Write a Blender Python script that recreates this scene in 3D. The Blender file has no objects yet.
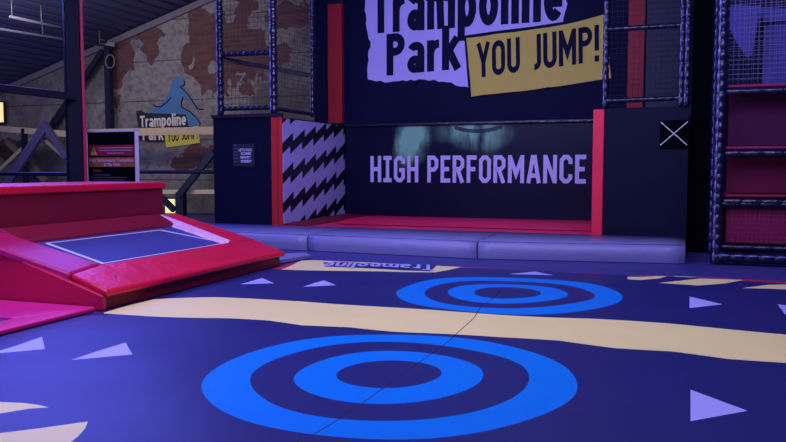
import bpy, bmesh, math, random
from mathutils import Vector, Matrix
from mathutils.geometry import delaunay_2d_cdt
random.seed(7)
C = bpy.context.scene.collection
PI = math.pi

# ------------------------------------------------------------------ camera
F, CX, CY, EYE = 765.0, 393.0, 221.0, 1.6
pit = math.atan(53 / F); cp, sp_ = math.cos(pit), math.sin(pit)
cam = bpy.data.cameras.new('camera'); co = bpy.data.objects.new('camera', cam); C.objects.link(co)
cam.sensor_width = 36; cam.lens = F / 786 * 36; cam.clip_end = 200
co.location = (0, 0, EYE); co.rotation_euler = (PI / 2 - pit, 0, 0)
bpy.context.scene.camera = co

# survey helpers: where a measured sight line meets a real plane of the place
def sight(px, py):
    r = (px - CX) / F; v = (CY - py) / F
    return Vector((r, cp + v * sp_, -sp_ + v * cp))
def ground(px, py, z=0.0):
    d = sight(px, py); t = (z - EYE) / d.z
    return Vector((d.x * t, d.y * t, z))
class Frame:
    def __init__(s, ox, oy, ax, ay):
        l = math.hypot(ax, ay); s.o = Vector((ox, oy, 0)); s.x = Vector((ax / l, ay / l, 0)); s.y = Vector((-ay / l, ax / l, 0))
        s.m = Matrix.Translation(s.o) @ Matrix.Rotation(math.atan2(ay, ax), 4, 'Z'); s.inv = s.m.inverted()
    def ony(s, px, py, y0):            # sight line meets plane y = y0 of this frame
        d = sight(px, py); o = s.o + s.y * y0; t = (o - Vector((0, 0, EYE))).dot(s.y) / d.dot(s.y)
        return s.inv @ (Vector((0, 0, EYE)) + d * t)
    def onz(s, px, py, z): return s.inv @ ground(px, py, z)
    def onplane(s, px, py, p, n):
        d = (s.inv.to_3x3() @ sight(px, py)); e = s.inv @ Vector((0, 0, EYE))
        return e + d * ((Vector(p) - e).dot(Vector(n)) / d.dot(Vector(n)))
W = Frame(0, 0, 1, 0)
S = Frame(-2.53, 17.53, .93539, -.35362)     # the jump wall and its side blocks
T = Frame(-3.31, 8.61, .9421, -.3354)        # the sloping trampoline; x = -a

# ------------------------------------------------------------------ materials
def lin(c):
    return tuple(((v / 255) / 12.92 if v / 255 <= .04045 else ((v / 255 + .055) / 1.055) ** 2.4) for v in c)
MATS = {}
def mat(name, col, rough=.6, spec=.4, bump=0, bscale=8, var=0, vscale=3, emis=None, es=1, coat=0, metal=0):
    if name in MATS: return MATS[name]
    m = bpy.data.materials.new(name); m.use_nodes = True; nt = m.node_tree; b = nt.nodes['Principled BSDF']
    c = tuple(col) + (1,)
    b.inputs['Base Color'].default_value = c; b.inputs['Roughness'].default_value = rough
    b.inputs['Specular IOR Level'].default_value = spec; b.inputs['Metallic'].default_value = metal
    b.inputs['Coat Weight'].default_value = coat
    if emis: b.inputs['Emission Color'].default_value = tuple(emis) + (1,); b.inputs['Emission Strength'].default_value = es
    tc = nt.nodes.new('ShaderNodeTexCoord')
    n = nt.nodes.new('ShaderNodeTexNoise'); n.inputs['Scale'].default_value = vscale; n.inputs['Detail'].default_value = 4
    nt.links.new(tc.outputs['Object'], n.inputs['Vector'])
    mx = nt.nodes.new('ShaderNodeMix'); mx.data_type = 'RGBA'
    k = var if var else .06
    mx.inputs[6].default_value = tuple(v * (1 - k) for v in col) + (1,); mx.inputs[7].default_value = tuple(min(1, v * (1 + k)) for v in col) + (1,)
    nt.links.new(n.outputs['Fac'], mx.inputs[0]); nt.links.new(mx.outputs[2], b.inputs['Base Color'])
    if bump:
        n2 = nt.nodes.new('ShaderNodeTexNoise'); n2.inputs['Scale'].default_value = bscale; n2.inputs['Detail'].default_value = 3
        nt.links.new(tc.outputs['Object'], n2.inputs['Vector'])
        bp = nt.nodes.new('ShaderNodeBump'); bp.inputs['Strength'].default_value = bump; bp.inputs['Distance'].default_value = .03
        nt.links.new(n2.outputs['Fac'], bp.inputs['Height']); nt.links.new(bp.outputs['Normal'], b.inputs['Normal'])
    MATS[name] = m; return m

navy = mat('mat_navy', (.010, .014, .135), .46, .42, .25, 1.3, .10, .7)
ringblue = mat('ring_blue', (.0, .175, .70), .5, .15, .12, 2)
cream = mat('cream_print', (.80, .67, .31), .55, .3, .15, 3, .05, 2)
lavender = mat('lavender_print', (.38, .38, .86), .55, .3)
seamdark = mat('seam_dark', (.004, .004, .03), .7)
redprint = mat('red_print', (.55, .02, .06), .5)
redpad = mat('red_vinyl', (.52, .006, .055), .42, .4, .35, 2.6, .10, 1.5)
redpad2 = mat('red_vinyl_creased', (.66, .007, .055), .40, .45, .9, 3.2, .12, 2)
reddark = mat('red_vinyl_dark', (.20, .006, .035), .5, .3, .2, 2)  # darker copy of the red vinyl; on two pads it carries shade
purplepad = mat('violet_grey_vinyl', (.20, .195, .44), .42, .45, .6, 3, .08, 2)
bedmat = mat('jumping_bed_blue', (.045, .048, .28), .55, .4, .1, 40)
white = mat('white_paint', (.62, .58, .86), .5)
black = mat('black_board', (.0015, .0015, .005), .8, .03)
darknavy = mat('navy_board', (.0028, .0030, .024), .6, .15, .1, 2, .15, 1)
bannernavy = mat('banner_navy', (.0035, .0035, .034), .7, .12, .3, 1.2, .2, .6)
redpost = mat('red_post', (.52, .02, .02), .5)
reddull = mat('red_post_dull', (.30, .008, .02), .6)
polevinyl = mat('dark_blue_vinyl', (.006, .006, .035), .28, .6, .5, 14)
steel = mat('dark_steel', (.008, .008, .025), .5, .4)
steelpurple = mat('violet_steel', (.09, .075, .17), .5, .4)
beige = mat('beige_timber', (.46, .36, .22), .7, .2, .2, 12, .2, 5)
netdark = mat('net_cord_dark', (.02, .02, .05), .7)
netlight = mat('net_cord_light', (.20, .19, .42), .7)
maroon = mat('maroon_panel', (.065, .005, .045), .6, .15, .3, 3, .25, 1.5)
maroonlight = mat('magenta_net_panel', (.24, .008, .075), .6, .3, .2, 3, .15, 2)
bluecloth = mat('blue_violet_cloth', (.06, .055, .30), .6, .3, .5, 2.5, .15, 1.5)
glowyellow = mat('lit_yellow', (.9, .8, .4), .6, emis=(1, .85, .35), es=.8)
bannerlav = mat('banner_lavender', (.50, .47, .95), .6, .2, .15, 1.5, .08, 1)
banneryel = mat('banner_ochre', (.62, .52, .10), .6, .2, .15, 1.5, .12, 1)
floorm = mat('floor_violet_blue', (.04, .038, .21), .5, .4, .2, 5, .12, 2)

def nodes_of(name):
    m = bpy.data.materials.new(name); m.use_nodes = True; nt = m.node_tree
    return m, nt, nt.nodes['Principled BSDF']
class NG:
    def __init__(s, nt): s.nt = nt
    def val(s, i, v):
        if isinstance(v, (int, float)): i.default_value = v
        elif isinstance(v, tuple): i.default_value = v
        else: s.nt.links.new(v, i)
    def m(s, op, a, b=0, c=0):
        n = s.nt.nodes.new('ShaderNodeMath'); n.operation = op
        s.val(n.inputs[0], a); s.val(n.inputs[1], b); s.val(n.inputs[2], c); return n.outputs[0]
    def mix(s, f, a, b):
        n = s.nt.nodes.new('ShaderNodeMix'); n.data_type = 'RGBA'; s.val(n.inputs[0], f)
        s.val(n.inputs[6], a + (1,) if isinstance(a, tuple) else a); s.val(n.inputs[7], b + (1,) if isinstance(b, tuple) else b); return n.outputs[2]
    def noise(s, vec, sc, d=4):
        n = s.nt.nodes.new('ShaderNodeTexNoise'); n.inputs['Scale'].default_value = sc; n.inputs['Detail'].default_value = d
        s.nt.links.new(vec, n.inputs['Vector']); return n.outputs['Fac']
    def xyz(s):
        tc = s.nt.nodes.new('ShaderNodeTexCoord'); sx = s.nt.nodes.new('ShaderNodeSeparateXYZ')
        s.nt.links.new(tc.outputs['Object'], sx.inputs[0]); return tc.outputs['Object'], sx.outputs[0], sx.outputs[1], sx.outputs[2]
    def ramp(s, f, lo, hi):
        n = s.nt.nodes.new('ShaderNodeMapRange'); n.inputs[1].default_value = lo; n.inputs[2].default_value = hi
        n.interpolation_type = 'SMOOTHSTEP'; s.nt.links.new(f, n.inputs[0]); return n.outputs[0]

# mural wall: painted concrete with patches of exposed brick (object space = S frame)
def mural_material(patches):
    m, nt, b = nodes_of('mural_concrete_and_brick'); g = NG(nt); vec, x, y, z = g.xyz()
    cmb = nt.nodes.new('ShaderNodeCombineXYZ'); g.val(cmb.inputs[0], x); g.val(cmb.inputs[1], z)
    br = nt.nodes.new('ShaderNodeTexBrick'); nt.links.new(cmb.outputs[0], br.inputs['Vector'])
    br.inputs['Scale'].default_value = 1.0; br.inputs['Brick Width'].default_value = .50; br.inputs['Row Height'].default_value = .17
    br.inputs['Mortar Size'].default_value = .018
    br.inputs['Color1'].default_value = (.085, .022, .020, 1); br.inputs['Color2'].default_value = (.13, .045, .038, 1); br.inputs['Mortar'].default_value = (.07, .055, .05, 1)
    n1 = g.noise(vec, 1.1, 6); n2 = g.noise(vec, .45, 5); n3 = g.noise(vec, 3.0, 6)
    conc = g.mix(g.ramp(n2, .35, .65), (.10, .092, .085), (.22, .20, .18))
    conc = g.mix(g.m('MULTIPLY', g.ramp(n3, .45, .7), .5), conc, (.075, .06, .055))
    # slab joints
    fx = g.m('FRACT', g.m('DIVIDE', g.m('ADD', z, .3), 1.45)); jl = g.m('LESS_THAN', fx, .022)
    conc = g.mix(jl, conc, (.04, .035, .035))
    best = None
    for (px, pz, rx, rz) in patches:
        dx = g.m('DIVIDE', g.m('SUBTRACT', x, px), rx); dz = g.m('DIVIDE', g.m('SUBTRACT', z, pz), rz)
        d = g.m('SQRT', g.m('ADD', g.m('MULTIPLY', dx, dx), g.m('MULTIPLY', dz, dz)))
        best = d if best is None else g.m('MINIMUM', best, d)
    d = g.m('ADD', best, g.m('MULTIPLY', g.m('SUBTRACT', n1, .42), 2.6))
    mask = g.m('LESS_THAN', d, 1.0); rim = g.m('LESS_THAN', g.m('ABSOLUTE', g.m('SUBTRACT', d, 1.03)), .045)
    colr = g.mix(mask, conc, br.outputs['Color']); colr = g.mix(g.m('MULTIPLY', rim, .45), colr, (.24, .22, .20)); colr = g.mix(g.m('MULTIPLY', g.ramp(g.noise(vec, 5.5, 6), .42, .75), .55), colr, (.05, .042, .04))
    nt.links.new(colr, b.inputs['Base Color']); b.inputs['Roughness'].default_value = .85
    bp = nt.nodes.new('ShaderNodeBump'); bp.inputs['Strength'].default_value = .4; nt.links.new(n3, bp.inputs['Height']); nt.links.new(bp.outputs[0], b.inputs['Normal'])
    return m
def zigzag_material():
    m, nt, b = nodes_of('lightning_zigzag_print'); g = NG(nt); vec, x, y, z = g.xyz()
    P, net, rise, base, thick, SP = .597, .113, .303, 2.234, .32, .685
    def edge(sh):
        u = g.m('ADD', g.m('DIVIDE', g.m('SUBTRACT', y, .509), P), 20.0 + sh)
        return g.m('ADD', base - 20.0 * net, g.m('ADD', g.m('MULTIPLY', g.m('FLOOR', u), net), g.m('MULTIPLY', g.m('FRACT', u), rise)))
    top = edge(0.0); bot = g.m('SUBTRACT', edge(.25), thick)
    fb = g.m('FLOOR', g.m('DIVIDE', g.m('SUBTRACT', z, bot), SP)); ft_ = g.m('FLOOR', g.m('DIVIDE', g.m('SUBTRACT', z, top), SP))
    k = g.m('GREATER_THAN', fb, ft_)
    n = g.noise(vec, 2)
    lav = g.mix(n, (.36, .33, .76), (.48, .44, .90))
    nt.links.new(g.mix(k, lav, (.004, .004, .02)), b.inputs['Base Color']); b.inputs['Roughness'].default_value = .5
    return m
def ceiling_material():
    m, nt, b = nodes_of('ribbed_ceiling_sheet'); g = NG(nt); vec, x, y, z = g.xyz()
    n = g.noise(vec, 1.5)
    nt.links.new(g.mix(n, (.028, .028, .085), (.045, .045, .12)), b.inputs['Base Color']); b.inputs['Roughness'].default_value = .5
    return m
def panel_material(x0, x1, z0, z1):   # glossy navy panel with faint teal smudges under its top edge
    m, nt, b = nodes_of('teal_mottled_panel'); g = NG(nt); vec, x, y, z = g.xyz()
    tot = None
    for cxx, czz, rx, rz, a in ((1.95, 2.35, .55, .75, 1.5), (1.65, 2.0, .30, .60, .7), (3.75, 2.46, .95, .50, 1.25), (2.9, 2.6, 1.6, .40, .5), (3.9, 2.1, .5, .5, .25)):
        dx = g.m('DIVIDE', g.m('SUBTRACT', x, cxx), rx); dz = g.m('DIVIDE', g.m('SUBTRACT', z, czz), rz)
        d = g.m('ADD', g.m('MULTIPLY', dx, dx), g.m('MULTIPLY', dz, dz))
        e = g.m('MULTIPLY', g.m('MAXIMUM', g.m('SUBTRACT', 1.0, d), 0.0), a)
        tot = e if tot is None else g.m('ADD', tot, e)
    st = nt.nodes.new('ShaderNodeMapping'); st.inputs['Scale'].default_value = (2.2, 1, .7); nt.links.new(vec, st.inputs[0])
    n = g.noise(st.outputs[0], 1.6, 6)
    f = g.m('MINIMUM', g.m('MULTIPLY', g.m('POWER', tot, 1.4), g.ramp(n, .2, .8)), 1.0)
    # dark arc across the right-hand smudge
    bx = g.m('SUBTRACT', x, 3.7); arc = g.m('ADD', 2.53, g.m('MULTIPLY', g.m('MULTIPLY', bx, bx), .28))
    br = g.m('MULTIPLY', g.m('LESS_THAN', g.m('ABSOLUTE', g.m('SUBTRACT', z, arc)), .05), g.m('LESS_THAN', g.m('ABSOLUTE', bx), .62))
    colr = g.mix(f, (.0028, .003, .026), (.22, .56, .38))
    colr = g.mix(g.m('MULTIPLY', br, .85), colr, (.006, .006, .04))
    nt.links.new(colr, b.inputs['Base Color']); b.inputs['Roughness'].default_value = .35; b.inputs['Specular IOR Level'].default_value = .2
    return m

# ------------------------------------------------------------------ object helpers
def link(o, parent=None):
    C.objects.link(o)
    if parent: o.parent = parent
    return o
def tag(o, label, cat, group=None):
    o['label'] = label; o['category'] = cat
    if group: o['group'] = group
    return o
def thing(name, label, cat, fr=W, at=(0, 0, 0), group=None):
    o = bpy.data.objects.new(name, None); o.empty_display_size = .2; C.objects.link(o)
    o.matrix_world = fr.m @ Matrix.Translation(Vector(at)); o['_'] = 0; del o['_']
    ORG[o.name] = Vector(at)
    return tag(o, label, cat, group)
ORG = {}
class MB:
    """collects shapes (in frame coordinates) for one mesh object"""
    def __init__(s): s.bm = bmesh.new(); s.mi = 0
    def face(s, pts, flip=False):
        vs = [s.bm.verts.new(Vector(p)) for p in pts]
        if flip: vs = vs[::-1]
        f = s.bm.faces.new(vs); f.material_index = s.mi; return f
    def hexa(s, b, t):                    # bottom quad, top quad (same order, counter-clockwise from above)
        vb = [s.bm.verts.new(Vector(p)) for p in b]; vt = [s.bm.verts.new(Vector(p)) for p in t]
        fs = [vb[::-1], vt] + [[vb[i], vb[(i + 1) % len(vb)], vt[(i + 1) % len(vb)], vt[i]] for i in range(len(vb))]
        for f in fs: s.bm.faces.new(f).material_index = s.mi
        return s
    def box(s, a, b):
        (x0, y0, z0), (x1, y1, z1) = a, b
        x0, x1 = min(x0, x1), max(x0, x1); y0, y1 = min(y0, y1), max(y0, y1); z0, z1 = min(z0, z1), max(z0, z1)
        return s.hexa([(x0, y0, z0), (x1, y0, z0), (x1, y1, z0), (x0, y1, z0)], [(x0, y0, z1), (x1, y0, z1), (x1, y1, z1), (x0, y1, z1)])
    def bar(s, p, q, w, h=None, up=(0, 0, 1)):
        h = h or w; p, q = Vector(p), Vector(q); d = (q - p).normalized(); u = Vector(up)
        if abs(d.dot(u)) > .98: u = Vector((0, 1, 0))
        r = d.cross(u).normalized() * w / 2; u = r.cross(d).normalized() * h / 2
        return s.hexa([p - r - u, p + r - u, p + r + u, p - r + u], [q - r - u, q + r - u, q + r + u, q - r + u])
    def tube(s, p, q, r, n=12, prof=None):
        p, q = Vector(p), Vector(q); d = (q - p); L = d.length; d.normalize()
        u = Vector((0, 0, 1)) if abs(d.z) < .9 else Vector((1, 0, 0)); a = d.cross(u).normalized(); b2 = d.cross(a)
        prof = prof or [(0, r), (L, r)]; rings = []
        for (t, rr) in prof:
            rings.append([s.bm.verts.new(p + d * t + (a * math.cos(2 * PI * i / n) + b2 * math.sin(2 * PI * i / n)) * rr) for i in range(n)])
        for i in range(len(rings) - 1):
            for j in range(n):
                f = s.bm.faces.new([rings[i][j], rings[i][(j + 1) % n], rings[i + 1][(j + 1) % n], rings[i + 1][j]]); f.smooth = True; f.material_index = s.mi
        s.bm.faces.new(rings[0][::-1]).material_index = s.mi; s.bm.faces.new(rings[-1]).material_index = s.mi
        return s
    def build(s, name, mats, parent=None, fr=W, at=None, bevel=0, seg=3, smooth=False, sub=0):
        if not isinstance(mats, (list, tuple)): mats = [mats]
        bmesh.ops.recalc_face_normals(s.bm, faces=s.bm.faces[:])
        o_ = Vector((0, 0, 0))
        if parent is not None and at is None:
            o_ = ORG.get(parent.name, Vector((0, 0, 0)))
        elif at is not None: o_ = Vector(at)
        for v in s.bm.verts: v.co -= o_
        me = bpy.data.meshes.new(name); s.bm.to_mesh(me); s.bm.free()
        for m in mats: me.materials.append(m)
        if smooth:
            for p in me.polygons: p.use_smooth = True
        o = bpy.data.objects.new(name, me); link(o, parent)
        if parent is None: o.matrix_world = fr.m @ Matrix.Translation(o_)
        ORG[o.name] = o_
        if bevel:
            md = o.modifiers.new('bevel', 'BEVEL'); md.width = bevel; md.segments = seg; md.limit_method = 'ANGLE'; md.harden_normals = False
            for p in me.polygons: p.use_smooth = True
            me.set_sharp_from_angle(angle=math.radians(50)) if hasattr(me, 'set_sharp_from_angle') else None
        return o
def struct(o): o['kind'] = 'structure'; return o

def stacked_profile(L, r, step=.13):
    prof = []; t = 0
    while t < L - 1e-4:
        e = min(step, L - t)
        prof += [(t, r * .80), (t + e * .12, r), (t + e * .5, r * 1.05), (t + e * .88, r)]
        t += e
    prof.append((L, r * .8)); return prof

# lettering from the built-in font, mapped to a parallelogram (width vector, cap-height vector)
_H = {}
def text_geo(txt, off=.0, sp=1.0):
    cu = bpy.data.curves.new('t', 'FONT'); cu.body = txt; cu.offset = off; cu.resolution_u = 5; cu.space_character = sp
    ob = bpy.data.objects.new('t', cu); C.objects.link(ob); bpy.context.view_layer.update()
    me = bpy.data.meshes.new_from_object(ob.evaluated_get(bpy.context.evaluated_depsgraph_get()))
    vs = [v.co.copy() for v in me.vertices]; fs = [list(p.vertices) for p in me.polygons]
    bpy.data.objects.remove(ob); bpy.data.curves.remove(cu); bpy.data.meshes.remove(me)
    return vs, fs
def text_on(mb, txt, O, wv, hv, off=.02, sp=1.0):
    vs, fs = text_geo(txt, off, sp); x0 = min(v.x for v in vs); x1 = max(v.x for v in vs)
    cap = .73; O, wv, hv = Vector(O), Vector(wv), Vector(hv)
    nv = [mb.bm.verts.new(O + wv * ((v.x - x0) / (x1 - x0)) + hv * (v.y / cap)) for v in vs]
    for f in fs:
        try: mb.bm.faces.new([nv[i] for i in f]).material_index = mb.mi
        except ValueError: pass

# ================================================================== SETTING
mb = MB(); mb.face([(-30, -12, -.03), (30, -12, -.03), (30, 40, -.03), (-30, 40, -.03)])
struct(mb.build('floor', floorm))
# mural wall at y = 8 of the S frame
def mur(px, py, y=8): return S.ony(px, py, y)
pt = []
for (px, py, rx, rz) in ((146, 34, 1.2, .55), (120, 62, .75, 1.5), (205, 45, .85, 1.6), (187, 55, .5, .6), (150, 50, .6, .5), (195, 160, 1.3, .65), (235, 50, 1.9, 2.0), (165, 215, .9, .4), (290, 15, 1.5, .6), (8, 150, .9, .5)):
    q = mur(px, py); pt.append((q.x, q.z, rx, rz))
CEIL = lambda x: 4.81 + .29 * (x + 17.24) if x < .5 else 4.81 + .29 * (17.74) - .29 * (x - .5)
mb = MB(); mb.hexa([(-25, 8, -.03), (16, 8, -.03), (16, 8.2, -.03), (-25, 8.2, -.03)], [(-25, 8, CEIL(-25)), (16, 8, CEIL(16)), (16, 8.2, CEIL(16)), (-25, 8.2, CEIL(-25))])
mb.bm.verts.ensure_lookup_table()
mb2 = MB()
poly = [(-25, -.03), (16, -.03), (16, CEIL(16)), (.5, CEIL(.5)), (-25, CEIL(-25))]
mb.bm.free()
mb2.hexa([(x, 8.0, z) for x, z in poly], [(x, 8.25, z) for x, z in poly])
struct(mb2.build('wall_back', mural_material(pt), fr=S))
# side and near walls of the hall (dark)
wallm = mat('hall_wall_dark', (.06, .055, .10), .8, .2, .2, 3, .2, 1)
mb = MB(); mb.box((-25.2, -26, -.03), (-25, 8.25, CEIL(-25))); struct(mb.build('wall_left', wallm, fr=S))
mb = MB(); mb.box((16, -26, -.03), (16.2, 8.25, CEIL(16))); struct(mb.build('wall_right', wallm, fr=S))
# ribbed ceiling sheet, real ribs running away from the viewer
mb = MB()
def ceil_strip(x0, x1):
    n = int((x1 - x0) / .42); prof = []
    for i in range(n):
        xa = x0 + (x1 - x0) * i / n; w = (x1 - x0) / n
        for dx, dz in ((0, 0), (.62 * w, 0), (.68 * w, .10), (.94 * w, .10)): prof.append((xa + dx, dz))
    prof.append((x1, 0)); return prof
prof = ceil_strip(-25.2, .5) + ceil_strip(.5, 16.2)
rows = []
for (x, dz) in prof: rows.append([mb.bm.verts.new((x, yy, CEIL(x) + dz)) for yy in (-26, 8.25)])
for i in range(len(rows) - 1): mb.bm.faces.new([rows[i][0], rows[i + 1][0], rows[i + 1][1], rows[i][1]])
struct(mb.build('ceiling', ceiling_material(), fr=S))
# pale edge trim following the roof slope on the mural wall
mb = MB(); mb.bar((-21.9, 7.93, CEIL(-21.9) - .17), (.3, 7.93, CEIL(.3) - .17), .12, .22)
struct(mb.build('trim_1', mat('roof_edge_trim', (.13, .12, .13), .7), fr=S))

# dark banner wall behind the jump wall (y = 3.55) and its red posts
mb = MB(); mb.box((-.95, 3.56, -.03), (12.6, 3.75, 7.4)); struct(mb.build('wall_banner', bannernavy, fr=S))
mb = MB(); mb.box((8.68, .35, -.03), (9.7, .5, 7.2)); struct(mb.build('wall_gap', black, fr=S))


# rounded condensed lettering drawn as strokes (cap height 1)
def stroke(mb, pts, th, place, closed=False):
    pts = [Vector(p) for p in pts]; n = len(pts); L, R = [], []
    for i in range(n):
        if closed: d0 = (pts[i] - pts[i - 1]).normalized(); d1 = (pts[(i + 1) % n] - pts[i]).normalized()
        else:
            d0 = (pts[i] - pts[i - 1]).normalized() if i else (pts[1] - pts[0]).normalized()
            d1 = (pts[i + 1] - pts[i]).normalized() if i < n - 1 else d0
        nn = Vector((-d0.y - d1.y, d0.x + d1.x)); nn.normalize(); k = th / 2 / max(.35, nn.dot(Vector((-d0.y, d0.x))))
        L.append(pts[i] + nn * k); R.append(pts[i] - nn * k)
    for i in range(n if closed else n - 1):
        j = (i + 1) % n; mb.face([place(L[i]), place(L[j]), place(R[j]), place(R[i])])
def arc(cx, cy, rx, ry, a0, a1, n=10):
    return [(cx + rx * math.cos(math.radians(a0 + (a1 - a0) * i / n)), cy + ry * math.sin(math.radians(a0 + (a1 - a0) * i / n))) for i in range(n + 1)]
def soft_glyph(ch, t):
    h = t / 2; xh = .74
    if ch == 'T': w = .54; S_ = [[(0, 1 - h), (w, 1 - h)], [(w / 2, 0), (w / 2, 1 - h)]]
    elif ch == 'r': w = .34; S_ = [[(h, 0), (h, xh)], arc(w * .95, xh * .55, w * .95 - h, xh * .45 - h, 180, 88, 7)]
    elif ch == 'a': w = .48; S_ = [arc(w / 2, xh - .22, w / 2 - h, .22 - h, 160, 0, 9) + [(w - h, 0)], arc(w * .44, .21, w * .44 - h, .21 - h, 0, 360, 16)]
    elif ch == 'm': w = .76; S_ = [[(h, 0), (h, xh)], arc(w * .27, xh - .2, w * .27 - h * .6, .2 - h, 180, 0, 8) + [(w / 2, 0)], arc(w * .74, xh - .2, w * .26 - h, .2 - h, 180, 0, 8) + [(w - h, 0)]]
    elif ch == 'n': w = .48; S_ = [[(h, 0), (h, xh)], arc(w / 2, xh - .22, w / 2 - h, .22 - h, 180, 0, 9) + [(w - h, 0)]]
    elif ch == 'p': w = .49; S_ = [[(h, -.26), (h, xh)], arc(w / 2, xh / 2, w / 2 - h, xh / 2 - h, 0, 360, 20)]
    elif ch == 'o': w = .50; S_ = [arc(w / 2, xh / 2, w / 2 - h, xh / 2 - h, 0, 360, 20)]
    elif ch == 'l': w = t; S_ = [[(h, 0), (h, 1.06)]]
    elif ch == 'i': w = t; S_ = [[(h, 0), (h, xh)], [(h, .86), (h, 1.02)]]
    elif ch == 'e': w = .48; S_ = [arc(w / 2, xh / 2, w / 2 - h, xh / 2 - h, 0, 318, 18), [(w - h * .3, xh * .5 - h * .2), (h, xh * .5 - h * .2)]]
    elif ch == 'P': w = .52; S_ = [[(h, 0), (h, 1)], [(h, 1 - h)] + arc(w - .27, .73, .27 - h, .27 - h, 90, -90, 10) + [(h, .46 + h)]]
    elif ch == 'k': w = .50; S_ = [[(h, 0), (h, 1.04)], [(h, .33), (w - h * .9, xh)], [(w * .42, .42), (w - h * .7, 0)]]
    elif ch == 'Y': w = .54; S_ = [[(h * .8, 1), (w / 2, .42)], [(w - h * .8, 1), (w / 2, .42)], [(w / 2, .46), (w / 2, 0)]]
    elif ch == 'O': w = .54; S_ = [arc(w / 2, 1 - .27, w / 2 - h, .27 - h, 0, 180, 10) + arc(w / 2, .27, w / 2 - h, .27 - h, 180, 360, 10)]
    elif ch == 'U': w = .52; S_ = [[(h, 1)] + arc(w / 2, .27, w / 2 - h, .27 - h, 180, 360, 10) + [(w - h, 1)]]
    elif ch == 'J': w = .40; S_ = [[(w - h, 1)] + arc(w * .4, .22, w * .6 - h, .22 - h, 0, -100, 8)]
    elif ch == 'M': w = .66; S_ = [[(h, 0), (h, 1)], [(w - h, 0), (w - h, 1)], [(h, .95), (w / 2, .35), (w - h, .95)]]
    elif ch == '!': w = t; S_ = [[(h, .30), (h, 1)], [(h, 0), (h, t)]]
    return S_, w, ch == 'O'
def soft_text(mb, txt, O, wv, hv, t=.15, gap=.085, dn=(0, 0, 0)):
    """O baseline start, wv full width, hv cap height, dn tiny offset between overlapping strokes"""
    O, wv, hv, dn = Vector(O), Vector(wv), Vector(hv), Vector(dn); lay = []; x = 0
    for ch in txt:
        if ch == ' ': x += .30; continue
        S_, w, cl = soft_glyph(ch, t); lay.append((S_, x, cl)); x += w + gap
    x -= gap
    for S_, x0, cl in lay:
        for k, pts in enumerate(S_):
            c2 = cl or (len(pts) > 12 and (Vector(pts[0]) - Vector(pts[-1])).length < 1e-4)
            if c2 and not cl: pts = pts[:-1]
            if cl: pts = [p for i, p in enumerate(pts)]
            stroke(mb, pts, t, lambda p, k=k, x0=x0: O + wv * ((x0 + p.x) / x) + hv * p.y + dn * k, c2)

# ================================================================== PRINTED JUMP MAT (one mesh)
def gl(pts): return [ground(x, y) for x, y in pts]
def clip_dense(pts, step=.12):
    out = []
    for i, p in enumerate(pts):
        q = pts[(i + 1) % len(pts)]; n = max(1, int((q - p).length / step))
        for k in range(n): out.append(p.lerp(q, k / n))
    return out
def smooth_poly(pts, closed=True, it=3):
    pts = [Vector((p[0], p[1])) for p in pts]
    for _ in range(it):
        out = []
        n = len(pts)
        for i in range(n):
            a, b = pts[i], pts[(i + 1) % n]; out += [a.lerp(b, .25), a.lerp(b, .75)]
        pts = out
    return pts
def ring(cx, cy, r, wob):
    return [Vector((cx + r * math.cos(t) * (1 + wob(t)), cy + r * math.sin(t) * (1 + wob(t)))) for t in [2 * PI * i / 72 for i in range(72)]]
V2 = lambda v: Vector((v[0], v[1]))
mat_polys = []   # (points, material index); later ones win
def addp(px_pts, mi, dense=.15):
    mat_polys.append((clip_dense([V2(p) for p in gl(px_pts)], dense), mi))
# mat outline in T coordinates
def TW(a, b): p = T.m @ Vector((-a, b, 0)); return Vector((p.x, p.y))
outline = [TW(0, -6.6), TW(-12.5, -6.6), TW(-12.5, 5.05), TW(-6, 5.05), TW(-2.5, 5.12), TW(-.6, 5.25), TW(-.05, 5.0), TW(-.03, 2.5), TW(-.0, .05), TW(.02, -.3)]
# cream band
up = [(104, 312.2), (131, 303.5), (154, 298.6), (215, 298.4), (260, 300.3), (302, 302), (375, 306.6), (447, 311.3), (500, 314.4), (591, 319), (683, 326), (786, 334.5), (900, 345), (1150, 372), (1400, 402)]
lo = [(104, 313.2), (127, 314.2), (160, 316.4), (192, 318), (231, 319.6), (269, 322), (302, 326), (349.4, 327), (393, 331.5), (447, 334.8), (500, 338.6), (559, 341.4), (614, 348), (673, 350.6), (728, 358), (786, 362), (900, 371), (1150, 396), (1400, 428)]
addp(up + lo[::-1], 1)
# rings
def rings(pl, pr, pt_, pb, radii, wobs):
    a, b = ground(pl[0], pl[1]), ground(pr[0], pr[1]); c, d = ground(*pt_), ground(*pb)
    cx, cy = (c.x + d.x) / 2, (c.y + d.y) / 2; r = (abs(d.y - c.y) / 2 + (a - b).length / 2 * .995) / 2
    cx = (a.x + b.x) / 2
    for k, (rr, mi) in enumerate(zip(radii, (2, 0, 2, 0))):
        mat_polys.append((ring(cx, cy, r * rr, wobs[k]), mi))
w0 = lambda t: 0
rings((200.5, 386), (577, 386), (389, 334.7), (389, 440), (1.012, .768, .52, .285),
      (lambda t: .006 * math.sin(3 * t + 1), lambda t: .010 * math.sin(3 * t + .6) + .010 * math.sin(5 * t), lambda t: .015 * math.sin(2 * t), lambda t: .02 * math.cos(2 * t)))
rings((394, 293), (621, 293), (508, 277.4), (508, 313.8), (1, .755, .535, .30),
      (lambda t: .008 * math.sin(4 * t), lambda t: .012 * math.sin(3 * t + 2), lambda t: .015 * math.sin(3 * t), lambda t: .02 * math.sin(2 * t)))
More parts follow.
